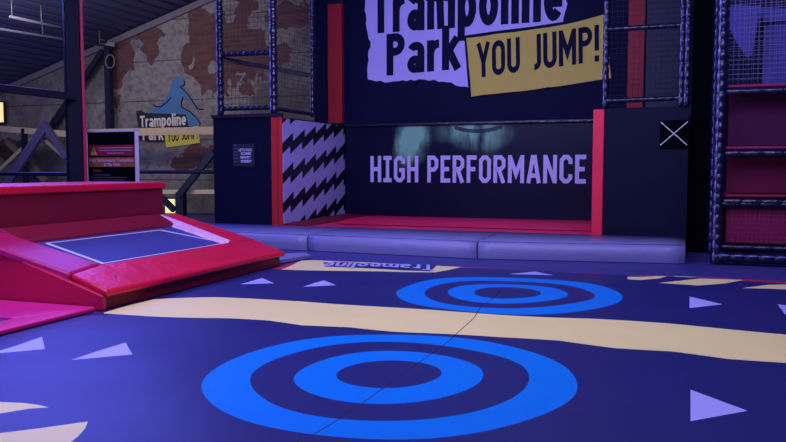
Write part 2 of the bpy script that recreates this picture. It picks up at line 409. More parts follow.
# triangles
for tri in (((240, 284.5), (262, 278), (274, 283.8)), ((303, 287.4), (324, 280.8), (336, 285.6)), ((689.5, 297.6), (689.5, 308), (722.5, 304.6)),
            ((777.5, 303.5), (785, 315), (830, 309)), ((690.5, 389.5), (690.5, 421.5), (747.5, 411.5)), ((-12, 355), (42, 337.6), (45, 349.5)),
            ((71, 361), (125.5, 343), (132.5, 355.5)), ((509, 274.6), (535, 271.8), (554, 275.4)), ((537, 270.2), (562, 270.4), (549, 268.6))):
    addp(tri, 3, .3)
# cream leaf shapes, lower left
addp([(-30, 402.5), (0, 402.8), (22, 403.2), (38, 405), (49, 407.6), (30, 409), (0, 414.5), (-30, 420)], 1)
addp([(-30, 437), (0, 433.5), (40, 428), (88, 421), (85, 428), (78, 436), (66, 446), (40, 460), (-30, 480)], 1)
# far-left logo patch and red stripes
addp([(272, 268.6), (301, 257.9), (372, 260.2), (470, 267.0), (500, 269.0), (462, 268.0), (372, 263), (303, 259.6), (282, 269)], 4, .3)
addp([(281, 269.3), (302, 260), (350, 260.5), (375, 261), (410, 262), (436, 264.8), (461, 267.6), (450, 270), (434, 273), (405, 272.9), (376, 271.8), (330, 270.4)], 1, .3)
addp([(323, 262.4), (345, 262.2), (396, 264.4), (437, 265.8), (430, 271.8), (405, 271.2), (365, 269), (325, 266.4)], 0, .3)
# far-right red line with cream slashes
addp([(625, 274.6), (700, 277.2), (786, 280.6), (900, 285), (900, 288.5), (786, 283.6), (740, 281.4), (700, 278.6), (660, 276.8), (630, 275.4)], 4, .3)
addp([(627, 276.2), (640, 276.6), (668, 276.4), (660, 278.6), (640, 280), (628, 279)], 1, .3)
addp([(658, 283), (680, 281.2), (700, 279.6), (744, 280.8), (725, 283.8), (698, 285.2), (675, 283.8)], 1, .3)
addp([(672, 275.8), (704, 277.6), (690, 278.4), (675, 277.4)], 1, .3)
addp([(742, 288), (768, 285), (800, 284), (850, 286), (840, 290), (800, 290.6), (770, 289)], 1, .3)
addp([(570, 271.8), (600, 273.0), (600, 272.2), (572, 271.2)], 4, .3)
# seam line running diagonally across the rings
seam = [(255, 478), (300, 442), (313, 436), (330, 425), (352, 409), (376, 394), (400, 379), (426, 359), (450, 341), (474, 318), (478, 311), (481, 306), (496, 296), (500, 290)]
gs = [V2(ground(x, y)) for x, y in seam]
sl_, sr_ = [], []
for i, p in enumerate(gs):
    d = (gs[min(i + 1, len(gs) - 1)] - gs[max(i - 1, 0)]).normalized(); n = Vector((-d.y, d.x)) * .005
    sl_.append(p + n); sr_.append(p - n)
mat_polys.append((sl_ + sr_[::-1], 5))
# tear-shaped left boundary is kept inside the outline by clipping to it
verts, faces, fmi = [], [], []
def addface(pts):
    if sum(pts[i - 1].x * pts[i].y - pts[i].x * pts[i - 1].y for i in range(len(pts))) < 0: pts = pts[::-1]
    i0 = len(verts); verts.extend(pts); faces.append(list(range(i0, i0 + len(pts))))
addface(clip_dense(outline, .25))
for p, mi in mat_polys: addface(p)
gx = -6.0
xs = [-8 + .22 * i for i in range(110)]
for x in xs:
    for k in range(88):
        y = -3.5 + .22 * k
        verts.append(Vector((x + (.11 if k % 2 else 0), y)))
ov, oe, of, _, _, off_ = delaunay_2d_cdt(verts, [], faces, 0, 1e-5)
def inside_dist(p):
    q = T.inv @ Vector((p.x, p.y, 0)); a, b = -q.x, q.y
    return min(-a if a < 0 else 0.0, 5.1 - b, b + 6.6, a + 12.5)
def matz(p):
    d = max(0, inside_dist(p)); e = min(1, d / .22); e = e * (2 - e)
    z = .010 * math.sin(p.x * 1.5 + .7) * math.sin(p.y * 1.1 + 1) + .006 * math.sin(p.x * 3.1 + p.y * 2.3) + .004 * math.sin(p.y * 4.7 - p.x * 1.3)
    return (z + .004) * e - .024 * (1 - e)
mb = MB(); nv = [mb.bm.verts.new((v.x, v.y, matz(v))) for v in ov]
for f, o_ in zip(of, off_):
    if 0 not in o_: continue
    mi = 0
    k = [i for i in o_ if i > 0]
    if k: mi = mat_polys[max(k) - 1][1]
    try: fc = mb.bm.faces.new([nv[i] for i in f]); fc.material_index = mi; fc.smooth = True
    except ValueError: pass
lone = [v for v in mb.bm.verts if not v.link_faces]
bmesh.ops.delete(mb.bm, geom=lone, context='VERTS')
for e in [e for e in mb.bm.edges if len(e.link_faces) == 1]: pass
bmesh.ops.recalc_face_normals(mb.bm, faces=mb.bm.faces[:])
mat_o = mb.build('jump_mat', [navy, cream, ringblue, lavender, redprint, seamdark], None, W, at=(0, 6, 0))
if mat_o.data.polygons[0].normal.z < 0: mat_o.data.flip_normals()
tag(mat_o, 'huge navy jump mat printed with blue target rings and a cream band', 'mat')
# upside-down lettering printed on the cream patch
mb = MB()
pO = ground(434, 266.0); pE = ground(326, 262.6); h = ground(424, 272.4)
wv = pE - pO; hv = (h - pO)
hv = Vector((hv.x * .3, hv.y, 0))
soft_text(mb, 'Trampoline', (pO.x, pO.y, .026), (wv.x, wv.y, 0), (hv.x * .5, hv.y * .85, 0), .16, .08, (0, 0, .0006))
for v in mb.bm.verts: v.co.z = matz(v.co) + .009 + (v.co.z - .026)
lt = mb.build('lettering', lavender, mat_o)
lt['label'] = 'lavender Trampoline lettering printed upside down on the mat'

# ================================================================== SLOPING TRAMPOLINE
SL = .30
def tp(a, b, h=0): return (-a, b, .22 + SL * a + h)     # h above the pad plane
nearpad = mat('magenta_red_vinyl', (.42, .008, .12), .42, .45, .5, 3, .1, 2)
tr = thing('sloping_trampoline', 'raised red trampoline with tilted blue bed and thick vinyl pads left of the mat', 'trampoline', T, (-.9, 2.2, 0))
# skirt (side walls)
mb = MB()
mb.hexa([(-.02, .06, -.02), (-.02, 4.30, -.02), (-2.0, 4.30, -.02), (-2.0, .06, -.02)],
        [(-.02, .06, .14), (-.02, 4.30, .14), (-2.0, 4.30, .68), (-2.0, .06, .68)])
mb.build('skirt', reddark, tr, bevel=.01)
# near side panel standing under the near pad
mb = MB(); mb.hexa([(.02, -.01, -.02), (.02, .06, -.02), (-2.0, .06, -.02), (-2.0, -.01, -.02)], [(.02, -.01, .15), (.02, .06, .15), (-2.0, .06, .76), (-2.0, -.01, .76)])
mb.build('side_panel', redpad, tr, bevel=.012)
def pad(name, quad, th, m, parent, lift=0, bevel=.03):
    # quad: four (a, b[, h]) corners on the slope
    bot = [tp(q[0], q[1], (q[2] if len(q) > 2 else 0) - th) for q in quad]; top = [tp(q[0], q[1], (q[2] if len(q) > 2 else 0)) for q in quad]
    mb = MB(); mb.hexa(bot, top); return mb.build(name, m, parent, bevel=bevel)
pad('pad', [(-.07, -.0, .018), (-.07, 4.33, .018), (.56, 4.42), (.62, 3.80), (.61, .73), (.50, .08)], .085, redpad2, tr)            # front (mat side)
pad('pad', [(.515, .07, .004), (.625, .72, .004), (1.98, .43, .004), (1.98, -.12, .004)], .10, nearpad, tr)               # near side
fp = pad('pad', [(.63, 3.81, .0), (.575, 4.42, .0), (1.98, 4.22, .0), (1.98, 3.80, .0)], .12, redpad2, tr, bevel=.012)  # far side
pad('pad', [(1.66, .50, -.04), (1.66, 3.76, -.04), (2.0, 3.76, .02), (2.0, .46, .02)], .07, reddark, tr)       # against the box; its shade is put into the darker red
# inner face of the far pad, its light painted in as pale pink
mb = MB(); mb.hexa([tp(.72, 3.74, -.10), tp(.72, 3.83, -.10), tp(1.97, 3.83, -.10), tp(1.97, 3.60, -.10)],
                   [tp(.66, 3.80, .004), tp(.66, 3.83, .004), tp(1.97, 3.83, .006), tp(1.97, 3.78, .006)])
ip = mb.build('inner_facing', mat('lit_pink_vinyl', (.75, .38, .72), .3, .6, .9, 9, .25, 9), tr); ip['label'] = 'inner face of the far pad in a lit pale tint'
# bed
def bedpt(a, b, h=-.085): return tp(a, b, h)
mb = MB(); Q = [(.50, .50), (.50, 4.05), (1.78, 3.70), (1.78, .40)]
mb.hexa([bedpt(*q, -.12) for q in Q], [bedpt(*q) for q in Q])
bd = mb.build('jumping_bed', bedmat, tr)
mb = MB(); O_ = [Vector(v) for v in ((.78, .93), (.77, 3.88), (1.59, 3.26), (1.61, .83))]; cc = sum(O_, Vector((0, 0))) / 4
I_ = [v + (cc - v).normalized() * .07 for v in O_]
for i in range(4): mb.face([bedpt(*O_[i], -.081), bedpt(*O_[(i + 1) % 4], -.081), bedpt(*I_[(i + 1) % 4], -.081), bedpt(*I_[i], -.081)])
mb.build('border_line', white, bd)
# tall red box behind it
bx = thing('padded_box', 'tall crimson padded box closing the upper side of the tilted trampoline', 'box', T, (-2.8, 2, 0))
mb = MB(); mb.box((-2.03, .02, -.02), (-3.55, 3.93, 1.25)); mb.build('body', reddark, bx, bevel=.02)
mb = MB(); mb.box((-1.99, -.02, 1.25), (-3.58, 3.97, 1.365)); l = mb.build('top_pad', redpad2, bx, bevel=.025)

# flat trampoline at lower left
ft = thing('flat_trampoline', 'flat trampoline with bright magenta edge pads at the left edge beside the mat', 'trampoline', T, (-1.8, -2.5, 0))
def fpad(a0, b0, a1, b1, m, nm='pad', z=.03, quad=None):
    mb = MB(); q = quad or [(a0, b0), (a0, b1), (a1, b1), (a1, b0)]
    mb.hexa([(-a, b, -.02) for a, b in q], [(-a, b, z) for a, b in q]); return mb.build(nm, m, ft, bevel=.015)
magenta = mat('magenta_vinyl', (.62, .010, .17), .4, .45, .3, 3, .1, 2)
pinkvin = mat('pink_vinyl', (.66, .02, .26), .35, .5, .4, 3, .12, 2)
fpad(0, 0, 0, 0, magenta, quad=[(.03, -5.5), (.03, -.06), (.40, -.86), (.40, -5.5)])
fpad(0, 0, 0, 0, pinkvin, quad=[(.05, -.05), (3.4, -.05), (3.4, -.86), (.41, -.86)], z=.032)
fpad(3.0, -5.5, 3.4, -.86, magenta)
mb = MB(); mb.box((-.40, -5.5, -.02), (-3.0, -.86, .004)); fb = mb.build('jumping_bed', bedmat, ft)
mb = MB()
mb.box((-.44, -5.3, .004), (-.50, -.95, .008)); mb.box((-.44, -.95, .004), (-2.9, -1.01, .008)); mb.build('border_line', white, fb)

# ================================================================== BENCH BLOCKS in front of the jump wall
bz = .29
fx = [(-2.1, -2.0), (1.70, -2.08), (5.16, -2.22), (8.65, -1.67)]
nm = ['violet-grey padded bench block at left, behind the tilted trampoline', 'violet-grey padded bench block in the middle, below the HIGH half of the lettering', 'long violet-grey padded bench block at right, ending at the dark gap']
for i in range(3):
    (x0, y0), (x1, y1) = fx[i], fx[i + 1]; x0 += .012; x1 -= .012
    t = thing('bench_block', nm[i], 'bench', S, ((x0 + x1) / 2, -1, 0), 'padded bench blocks along the jump wall')
    mb = MB(); N = 14
    # top sheet with a softly sagging front edge
    rows = []
    for k in range(N + 1):
        u = k / N; x = x0 + (x1 - x0) * u; y = y0 + (y1 - y0) * u; wv_ = .012 * math.sin(k * 2.1 + i)
        rows.append([(x, y, -.02), (x, y - .03, .10), (x, y - .01 + wv_, bz - .06), (x, y + .05, bz - .008 + wv_ * .5), (x, y + .6, bz + wv_ * .6), (x, -.05, bz), (x, -.05, -.02)])
    vr = [[mb.bm.verts.new(p) for p in r] for r in rows]
    for k in range(N):
        for j in range(6):
            f = mb.bm.faces.new([vr[k][j], vr[k + 1][j], vr[k + 1][j + 1], vr[k][j + 1]]); f.smooth = True
    mb.bm.faces.new(vr[0]); mb.bm.faces.new(vr[-1][::-1])
    mb.build('cushion', purplepad, t)
    mb = MB(); mb.tube((x0 + .02, y0 + .05, bz + .001), (x1 - .02, y1 + .05, bz + .001), .008, 6); mb.build('piping', purplepad, t)
# small low step by the left end of the mat
mb = MB()
q = [ground(274, 263.6), ground(311, 257.4), ground(305, 255), ground(270, 257)]
mb.hexa([(p.x, p.y, -.02) for p in q], [(p.x, p.y, .05) for p in q])
c_ = sum(q, Vector()) / 4
tag(mb.build('low_step', purplepad, None, W, at=(c_.x, c_.y, 0), bevel=.012), 'small low violet pad on the floor at the far left corner of the mat', 'pad')

# ================================================================== SIDE BLOCKS
TOP = 2.76
lb = thing('side_block', 'tall navy block left of the zigzag wall with a small notice on its front', 'block', S, (-.95, 1.5, 0))
mb = MB(); mb.box((-1.84, .0, -.03), (-.27, 3.34, TOP)); mb.build('front_board', darknavy, lb, bevel=.01)
mb = MB(); mb.box((-.27, -.03, -.03), (.0, .3, TOP + .01)); p = mb.build('corner_post', redpost, lb, bevel=.015)
mb = MB(); mb.box((-.11, -.034, .28), (-.095, -.028, TOP)); mb.build('seam_line', reddark, p)
mb = MB(); mb.box((-.26, .3, -.03), (-.01, 3.34, TOP)); mb.build('inner_board', darknavy, lb)
mb = MB(); mb.box((-.012, .02, .32), (.012, 3.44, TOP - .03)); z = mb.build('zigzag_panel', zigzag_material(), lb, at=(0, 0, 0))
z.location = Vector((0, 0, 0)) - ORG[lb.name]; z['label'] = 'lavender panel printed with black lightning zigzags'
mb = MB(); mb.box((-1.86, -.05, TOP), (.02, .05, TOP + .09)); mb.build('top_rail', steel, lb, bevel=.01)

rb = thing('side_block', 'tall navy block right of the lettered wall with a white cross near its top corner', 'block', S, (7.8, 1.5, 0))
mb = MB(); mb.box((7.11, .0, -.03), (8.66, 3.34, TOP)); mb.build('front_board', darknavy, rb, bevel=.01)
mb = MB(); mb.box((6.90, -.03, -.03), (7.11, .3, TOP - .02)); mb.build('corner_post', mat('red_post_bright', (.85, .02, .07), .45), rb, bevel=.015)
mb = MB(); mb.box((6.90, .3, -.03), (7.14, 3.34, TOP - .02)); mb.build('inner_board', darknavy, rb)
mb = MB(); mb.box((8.14, -.025, 1.97), (8.665, .0, 2.50)); k = mb.build('corner_panel', black, rb)
a, b_ = (8.15, 2.47), (8.63, 2.03)
mb = MB(); mb.bar((a[0], -.032, a[1]), (b_[0], -.032, b_[1]), .013, .006, (0, 1, 0)); mb.bar((a[0], -.032, b_[1]), (b_[0], -.032, a[1]), .013, .006, (0, 1, 0))
k = mb.build('cross_mark', mat('cross_white', (.9, .9, .95), .5), rb); k['label'] = 'thin white X on the black corner panel'

# notice on left block
n0 = S.ony(232.5, 144, -.03); n1 = S.ony(254, 166.5, -.03)
nt_ = thing('notice', 'small dark notice with four short white words on the left navy block', 'notice', S, ((n0.x + n1.x) / 2, -.01, n1.z))
mb = MB(); mb.box((n0.x, -.02, n1.z), (n1.x, -.001, n0.z)); mb.build('board', mat('notice_grey', (.02, .024, .04), .5), nt_)
mb = MB(); hh = (n0.z - n1.z)
for (tx, u0, u1, v) in (("LET'S KICK", .28, .92, .68), ('SOME', .38, .86, .52), ('GRAVITY', .35, .86, .35), ('SPEEDY', .38, .90, .18)):
    x0 = n0.x + (n1.x - n0.x) * u0; x1 = n0.x + (n1.x - n0.x) * u1
    text_on(mb, tx, (x0, -.024, n1.z + hh * v), (x1 - x0, 0, 0), (0, 0, hh * .115), .03)
mb.build('lettering', white, nt_)
mb = MB()
for k in range(6): mb.bar((n0.x + .03, -.022, n0.z - .04 - k * .075), (n0.x + .12, -.022, n0.z - .03 - k * .075), .004, .022)
mb.build('side_marks', mat('notice_marks', (.08, .08, .22), .5), nt_)

# ================================================================== LETTERED PANEL
pn = thing('lettered_panel', 'wide glossy navy panel lettered HIGH PERFORMANCE at the back of the jump pit', 'panel', S, (3.5, 3.5, .3))
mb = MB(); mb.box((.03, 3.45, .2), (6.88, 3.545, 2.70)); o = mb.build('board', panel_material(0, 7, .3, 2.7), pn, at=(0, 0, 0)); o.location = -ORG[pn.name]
mb = MB(); mb.box((.03, 3.36, 2.70), (6.88, 3.52, 2.78)); mb.build('top_rail', polevinyl, pn, bevel=.02)
# condensed block capitals
T_ = .155
def stroke(mb, pts, th, place, closed=False):
    pts = [Vector(p) for p in pts]; n = len(pts); L, R = [], []
    for i in range(n):
        if closed: d0 = (pts[i] - pts[i - 1]).normalized(); d1 = (pts[(i + 1) % n] - pts[i]).normalized()
        else:
            d0 = (pts[i] - pts[i - 1]).normalized() if i else (pts[1] - pts[0]).normalized()
            d1 = (pts[i + 1] - pts[i]).normalized() if i < n - 1 else d0
        nn = Vector((-d0.y - d1.y, d0.x + d1.x)); nn.normalize(); k = th / 2 / max(.35, nn.dot(Vector((-d0.y, d0.x))))
        L.append(pts[i] + nn * k); R.append(pts[i] - nn * k)
    for i in range(n if closed else n - 1):
        j = (i + 1) % n; mb.face([place(L[i]), place(L[j]), place(R[j]), place(R[i])])
def glyph(ch, w):
    t = T_ / 2; x0, x1, y0, y1, m = t, w - t, t, 1 - t, .5; c = .11
    G = {'H': [[(x0, 0), (x0, 1)], [(x1, 0), (x1, 1)], [(x0, m), (x1, m)]],
         'I': [[(w / 2, 0), (w / 2, 1)], [(0, y0), (w, y0)], [(0, y1), (w, y1)]],
         'G': [[(x1, .70), (x1, y1 - c), (x1 - c, y1), (x0 + c, y1), (x0, y1 - c), (x0, y0 + c), (x0 + c, y0), (x1 - c, y0), (x1, y0 + c), (x1, .46), (w * .48, .46)]],
         'P': [[(x0, 0), (x0, y1), (x1 - c, y1), (x1, y1 - c), (x1, .48 + c), (x1 - c, .48), (x0, .48)]],
         'E': [[(w, y1), (x0, y1), (x0, y0), (w, y0)], [(x0, m), (w * .88, m)]],
         'R': [[(x0, 0), (x0, y1), (x1 - c, y1), (x1, y1 - c), (x1, .50 + c), (x1 - c, .50), (x0, .50)], [(w * .45, .50), (x1, 0)]],
         'F': [[(w, y1), (x0, y1), (x0, 0)], [(x0, m), (w * .88, m)]],
         'O': [[(x0 + c, y0), (x1 - c, y0), (x1, y0 + c), (x1, y1 - c), (x1 - c, y1), (x0 + c, y1), (x0, y1 - c), (x0, y0 + c)]],
         'M': [[(x0, 0), (x0, 1)], [(x1, 0), (x1, 1)], [(x0, .97), (w / 2, .32), (x1, .97)]],
         'A': [[(x0 * .9, 0), (w / 2 - .03, 1)], [(w - x0 * .9, 0), (w / 2 + .03, 1)], [(w * .22, .27), (w * .78, .27)]],
         'N': [[(x0, 0), (x0, 1)], [(x1, 0), (x1, 1)], [(x0, .97), (x1, .03)]],
         'C': [[(x1, .68), (x1, y1 - c), (x1 - c, y1), (x0 + c, y1), (x0, y1 - c), (x0, y0 + c), (x0 + c, y0), (x1 - c, y0), (x1, y0 + c), (x1, .32)]]}
    return G[ch], ch == 'O'
WD = dict(H=.50, I=.38, G=.50, P=.48, E=.42, R=.50, F=.42, O=.50, M=.66, A=.56, N=.54, C=.50)
msg = 'HIGH PERFORMANCE'; tot = 0
for ch in msg: tot += .30 if ch == ' ' else WD[ch] + .105
tot -= .105
X0, X1, Z0, Z1 = .76, 6.38, 1.225, 1.92; sx = (X1 - X0) / tot; cur = 0
for ch in msg:
    if ch == ' ': cur += .30; continue
    mb = MB(); gl_, closed = glyph(ch, WD[ch])
    pf = lambda p: (X0 + (cur + p.x) * sx, 3.41, Z0 + p.y * (Z1 - Z0))
    for k, pts in enumerate(gl_): stroke(mb, pts, T_, lambda p, k=k: (X0 + (cur + p.x) * sx, 3.442 - .0006 * k, Z0 + p.y * (Z1 - Z0)), closed)
    mb.build('letter', mat('letter_lavender', (.58, .52, 1.0), .5), pn)
    cur += WD[ch] + .105

# pit pads
pitpad = mat('pit_vinyl', (.95, .014, .12), .40, .45, .9, 3.2, .12, 2)
pp = thing('pit_padding', 'crimson creased padding filling the pit below the lettered panel', 'padding', S, (3.5, 1.7, .3))
mb = MB(); mb.hexa([(.03, .0, -.02), (6.88, .0, -.02), (6.88, 3.40, -.02), (.03, 3.40, -.02)], [(.03, .0, .27), (6.97, .0, .27), (6.97, 1.5, .29), (.03, 1.5, .29)] and [(.03, .02, .28), (6.88, .02, .28), (6.88, 3.40, .30), (.03, 3.40, .30)])
mb.build('floor_pad', pitpad, pp, bevel=.02)
mb = MB(); N = 40; rows = []
for k in range(N + 1):
    x = .9 + (6.80 - .9) * k / N; s1 = .03 * math.sin(k * 1.7) + .02 * math.sin(k * 3.3)
    rows.append([mb.bm.verts.new(p) for p in ((x, .75 + s1, .30), (x + .05, 1.6, .36 + s1 * .4), (x, 2.6, .355 - s1 * .3), (x - .03, 3.30, .34), (x, 3.39, .30))])
for k in range(N):
    for j in range(4): f = mb.bm.faces.new([rows[k][j], rows[k + 1][j], rows[k + 1][j + 1], rows[k][j + 1]]); f.smooth = True
mb.build('raised_pad', pitpad, pp)
mb = MB(); mb.hexa([(.04, .1, .28), (.65, .1, .28), (.85, 3.35, .28), (.04, 3.35, .28)], [(.04, .1, .34), (.55, .1, .33), (.75, 3.35, .35), (.04, 3.35, .38)])
mb.build('edge_pad', reddark, pp, bevel=.03)  # shade along the zigzag wall is put into this darker red

# ================================================================== BANNER
bn = thing('banner', 'big banner with torn lavender patch reading Trampoline Park and ochre YOU JUMP! tag', 'banner', S, (3.5, 3.52, 2.9))
def bp_(px, py, y=3.5): q = S.ony(px, py, y); return q
def rag(pts, amp=.03, step=.11, fixed=()):
    out = []
    for i, p in enumerate(pts):
        q = pts[(i + 1) % len(pts)]; n = max(1, int((q - p).length / step)) if i not in fixed else 1
        d = (q - p).normalized(); nrm = Vector((-d.z, 0, d.x))
        for k in range(n): out.append(p.lerp(q, k / n) + nrm * (random.uniform(-amp, amp) if k else 0))
    return out
def flat(mb, pts, y): mb.face([(p.x, y, p.z) for p in pts])
lav = [bp_(367, 79), bp_(389, 82), bp_(402, 80), bp_(418, 79), bp_(434, 79.5), bp_(446, 82), bp_(470, 88), bp_(469, 38)]
tl = bp_(362, 0); lavp = lav + [bp_(563, 24), bp_(566, 8), Vector((5.95, 3.5, 6.9)), Vector((.35, 3.5, 6.95)), Vector((.55, 3.5, 6.2)), bp_(364, 10), bp_(366, 28), bp_(370, 42), bp_(368, 60)]
mb = MB(); flat(mb, rag(lavp, .035), 3.545); mb.build('torn_patch', bannerlav, bn)
TM = (Vector((5.77, 0, 5.22)) - Vector((.87, 0, 4.98)))
mb = MB()
o1 = bp_(371, 33.5); e1 = bp_(563, 20)
soft_text(mb, 'Trampoline', (o1.x, 3.538, o1.z), (e1.x - o1.x, 0, e1.z - o1.z + .0), (0, 0, 1.30), .195, .07, (0, -.0007, 0))
mb.build('lettering', bannernavy, bn)
mb = MB(); o2 = bp_(386, 75.5); e2 = bp_(460, 68.5)
soft_text(mb, 'Park', (o2.x, 3.538, o2.z), (e2.x - o2.x, 0, e2.z - o2.z), (0, 0, 1.08), .195, .07, (0, -.0007, 0))
mb.build('lettering', bannernavy, bn)
tagp = [bp_(466, 38), bp_(497, 33.5), bp_(530, 29.5), bp_(566, 24), bp_(605, 14), bp_(611, 78), bp_(560, 86), bp_(471, 96.5)]
mb = MB(); flat(mb, rag(tagp, .012, .3), 3.530); mb.build('tag_patch', banneryel, bn)
mb = MB(); flat(mb, [p + Vector((dx, 0, dz)) for p, dx, dz in zip(tagp, (-.06, -.02, 0, 0, .05, .05, 0, -.06), (.07, .07, .07, .07, .07, -.02, -.02, -.03))], 3.5345); mb.build('tag_rim', bannernavy, bn)  # navy rim left showing around the ochre tag
mb = MB(); o3 = bp_(477, 77.8); e3 = bp_(599, 61)
for word, f0, f1 in (('YOU', 0, .365), ('JUMP!', .455, 1)):
    mb = MB(); wx, wz = e3.x - o3.x, e3.z - o3.z
    soft_text(mb, word, (o3.x + wx * f0, 3.524, o3.z + wz * f0), (wx * (f1 - f0), 0, wz * (f1 - f0)), (-.02, 0, .86), .165, .085, (0, -.0007, 0))
    mb.build('lettering', bannernavy, bn)
# red posts on the banner wall
for (x0, x1, z0, lab) in ((-.46, -.05, 2.80, 'dull red post on the banner wall left of the banner'), (7.29, 7.66, 2.8, 'dull red post on the banner wall behind the right net frame')):
    t = thing('wall_post', lab, 'post', S, ((x0 + x1) / 2, 3.5, z0))
    mb = MB(); mb.box((x0, 3.40, z0), (x1, 3.56, 5.98)); mb.build('post', reddull if x0 > 0 else mat('red_post_mid', (.36, .010, .02), .55), t, bevel=.01)
    mb = MB(); mb.box((x0 - .02, 3.39, 5.98), (x1 + .02, 3.56, 6.9)); mb.build('upper_section', polevinyl, t, bevel=.01)

# ================================================================== NET FRAMES
def net(mb, P0, U, V, su, sv, r):
    P0, U, V = Vector(P0), Vector(U), Vector(V); nu = int(U.length / su); nv_ = int(V.length / sv)
    for i in range(1, nu): mb.tube(P0 + U * (i / nu), P0 + U * (i / nu) + V, r, 3)
    for i in range(1, nv_): mb.tube(P0 + V * (i / nv_), P0 + V * (i / nv_) + U, r, 3)
def padded(mb, p, q, r, step=.16):
    L = (Vector(q) - Vector(p)).length; mb.tube(p, q, r, 12, stacked_profile(L, r, step))
lace_glint = mat('silver_lace_glint', (.13, .13, .40), .3, .7, .2, 20)
def glint_cord(mb, p, q, r, step=.32, n=10):
    # pale cord along the pole front, pinched at wraps; doubles as the pole's highlight
    p, q = Vector(p), Vector(q); L = (q - p).length; d = (q - p).normalized()
    side = Vector((-.42, -.92, 0)) if abs(d.z) > .9 else Vector((0, -.92, .42))
    o = side * (r * 1.08); cr = max(.011, r * .20); prof = []; t = 0
    while t < L - 1e-4:
        e = min(step, L - t); prof += [(t, cr * .35), (t + e * .22, cr * .4), (t + e * .32, cr), (t + e * .8, cr * 1.1), (t + e * .9, cr * .4)]; t += e
    mb.tube(p + o, q + o, cr, 7, prof)
FT = 6.6
nf = thing('net_frame', 'dark padded net frame standing on top of the left navy block', 'net frame', S, (-.9, .7, TOP))
base = TOP + .09
for (x, y, r) in ((-1.62, 0, .075), (-.20, 0, .085), (0.0, 1.55, .055)):
    mb = MB(); padded(mb, (x, y, base), (x, y, FT), r); po = mb.build('pole', polevinyl, nf)
    mb = MB(); glint_cord(mb, (x, y, base), (x, y, FT), r, .30 if y == 0 else .16); mb.build('lacing_glint', lace_glint, po)
for (p, q, r) in (((-1.62, 0, 2.98), (-.2, 0, 2.98), .05), ((-1.62, 0, 4.24), (-.2, 0, 4.22), .055), ((-.2, 0, 2.96), (0, 1.55, 2.92), .045)):
    mb = MB(); padded(mb, p, q, r); mb.build('rail', polevinyl, nf)
mb = MB(); mb.bar((-1.60, .1, 4.15), (0, 1.5, 3.86), .07, .10); mb.build('brace', steel, nf)
mb = MB(); net(mb, (-1.62, 0, 2.98), (1.42, 0, 0), (0, 0, 3.6), .10, .10, .0035); net(mb, (-.2, 0, 2.96), (.2, 1.55, 0), (0, 0, 3.6), .10, .10, .0035); mb.build('netting', netdark, nf)

nf = thing('net_frame', 'dark padded net frame standing on top of the right navy block', 'net frame', S, (7.8, .5, TOP))
for (x, r) in ((7.12, .06), (8.50, .06), (8.60, .07)):
    mb = MB(); padded(mb, (x, 0, TOP + .003), (x, 0, FT), r); po = mb.build('pole', polevinyl, nf)
    mb = MB(); glint_cord(mb, (x, 0, TOP), (x, 0, FT), r, .26); mb.build('lacing_glint', lace_glint, po)
for (p, q, r) in (((7.12, 0, 2.90), (8.60, 0, 2.92), .05), ((7.12, 0, 4.27), (8.60, 0, 4.27), .05)):
    mb = MB(); padded(mb, p, q, r); mb.build('rail', polevinyl, nf)
mb = MB(); net(mb, (7.12, 0, 2.9), (1.42, 0, 0), (0, 0, 3.7), .10, .10, .0035); mb.build('netting', netdark, nf)
mb = MB(); mb.box((7.7, 3.45, 2.8), (8.75, 3.54, 6.6)); tag(mb.build('grey_panel', mat('dusky_panel', (.035, .045, .085), .7), None, S, at=(8.2, 3.35, 2.7)), 'dusky grey-blue panel behind the right net frame beside the red post', 'panel')

# ================================================================== CLIMBING FRAME AT RIGHT
fy = -1.5; cfx0, cfx1 = 9.13, 12.2
cf = thing('climbing_frame', 'multi-level play climbing frame with maroon decks and black padded posts at right', 'climbing frame', S, (10.6, -.6, 0))
for (x, y) in ((cfx0, fy), (cfx1, fy), (cfx0, fy + 1.7), (cfx1, fy + 1.7)):
    mb = MB(); padded(mb, (x, y, -.02), (x, y, 6.2), .10, .17); po = mb.build('post', polevinyl, cf)
    mb = MB(); glint_cord(mb, (x, y, 0), (x, y, 6.2), .10, .20)
    mb.build('lacing_glint', lace_glint, po)
def deck(z, m=maroonlight):
    mb = MB(); mb.box((cfx0 + .1, fy + .0, z - .05), (cfx1, fy + 1.7, z)); mb.build('deck', m, cf, bevel=.015)
    mb = MB(); padded(mb, (cfx0 + .08, fy - .02, z - .12), (cfx1, fy - .02, z - .12), .055, .3); rl = mb.build('rail', polevinyl, cf)
deck(2.98); deck(1.96); deck(1.16, reddark)
mb = MB(); padded(mb, (cfx0 + .05, fy - .02, 1.00), (cfx1, fy - .02, 1.00), .05, .3); mb.build('rail', polevinyl, cf)
mb = MB(); padded(mb, (cfx0, fy - .04, .10), (cfx1, fy - .04, .10), .085, .22); rl = mb.build('rail', polevinyl, cf)
mb = MB(); glint_cord(mb, (cfx0, fy - .04, .10), (cfx1, fy - .04, .10), .088, .22); mb.build('lacing_glint', lace_glint, rl)
mb = MB(); padded(mb, (cfx0, fy, .27), (cfx1, fy, .27), .045, .3); mb.build('rail', polevinyl, cf)
for (z0, z1, m, yy) in ((1.98, 2.9, maroon, .35), (1.18, 1.9, mat('maroon_dim', (.13, .004, .04), .6, .2, .3, 3, .4, 1.0), .35), (.34, .94, maroonlight, .10)):
    mb = MB(); mb.box((cfx0 + .14, fy + yy, z0), (cfx1, fy + yy + .04, z1)); mb.build('back_panel', m, cf)
mb = MB(); net(mb, (cfx0 + .15, fy + .02, .32), (cfx1 - cfx0 - .15, 0, 0), (0, 0, .64), .07, .07, .004); mb.build('netting', mat('net_cord_maroon', (.22, .02, .09), .7), cf)
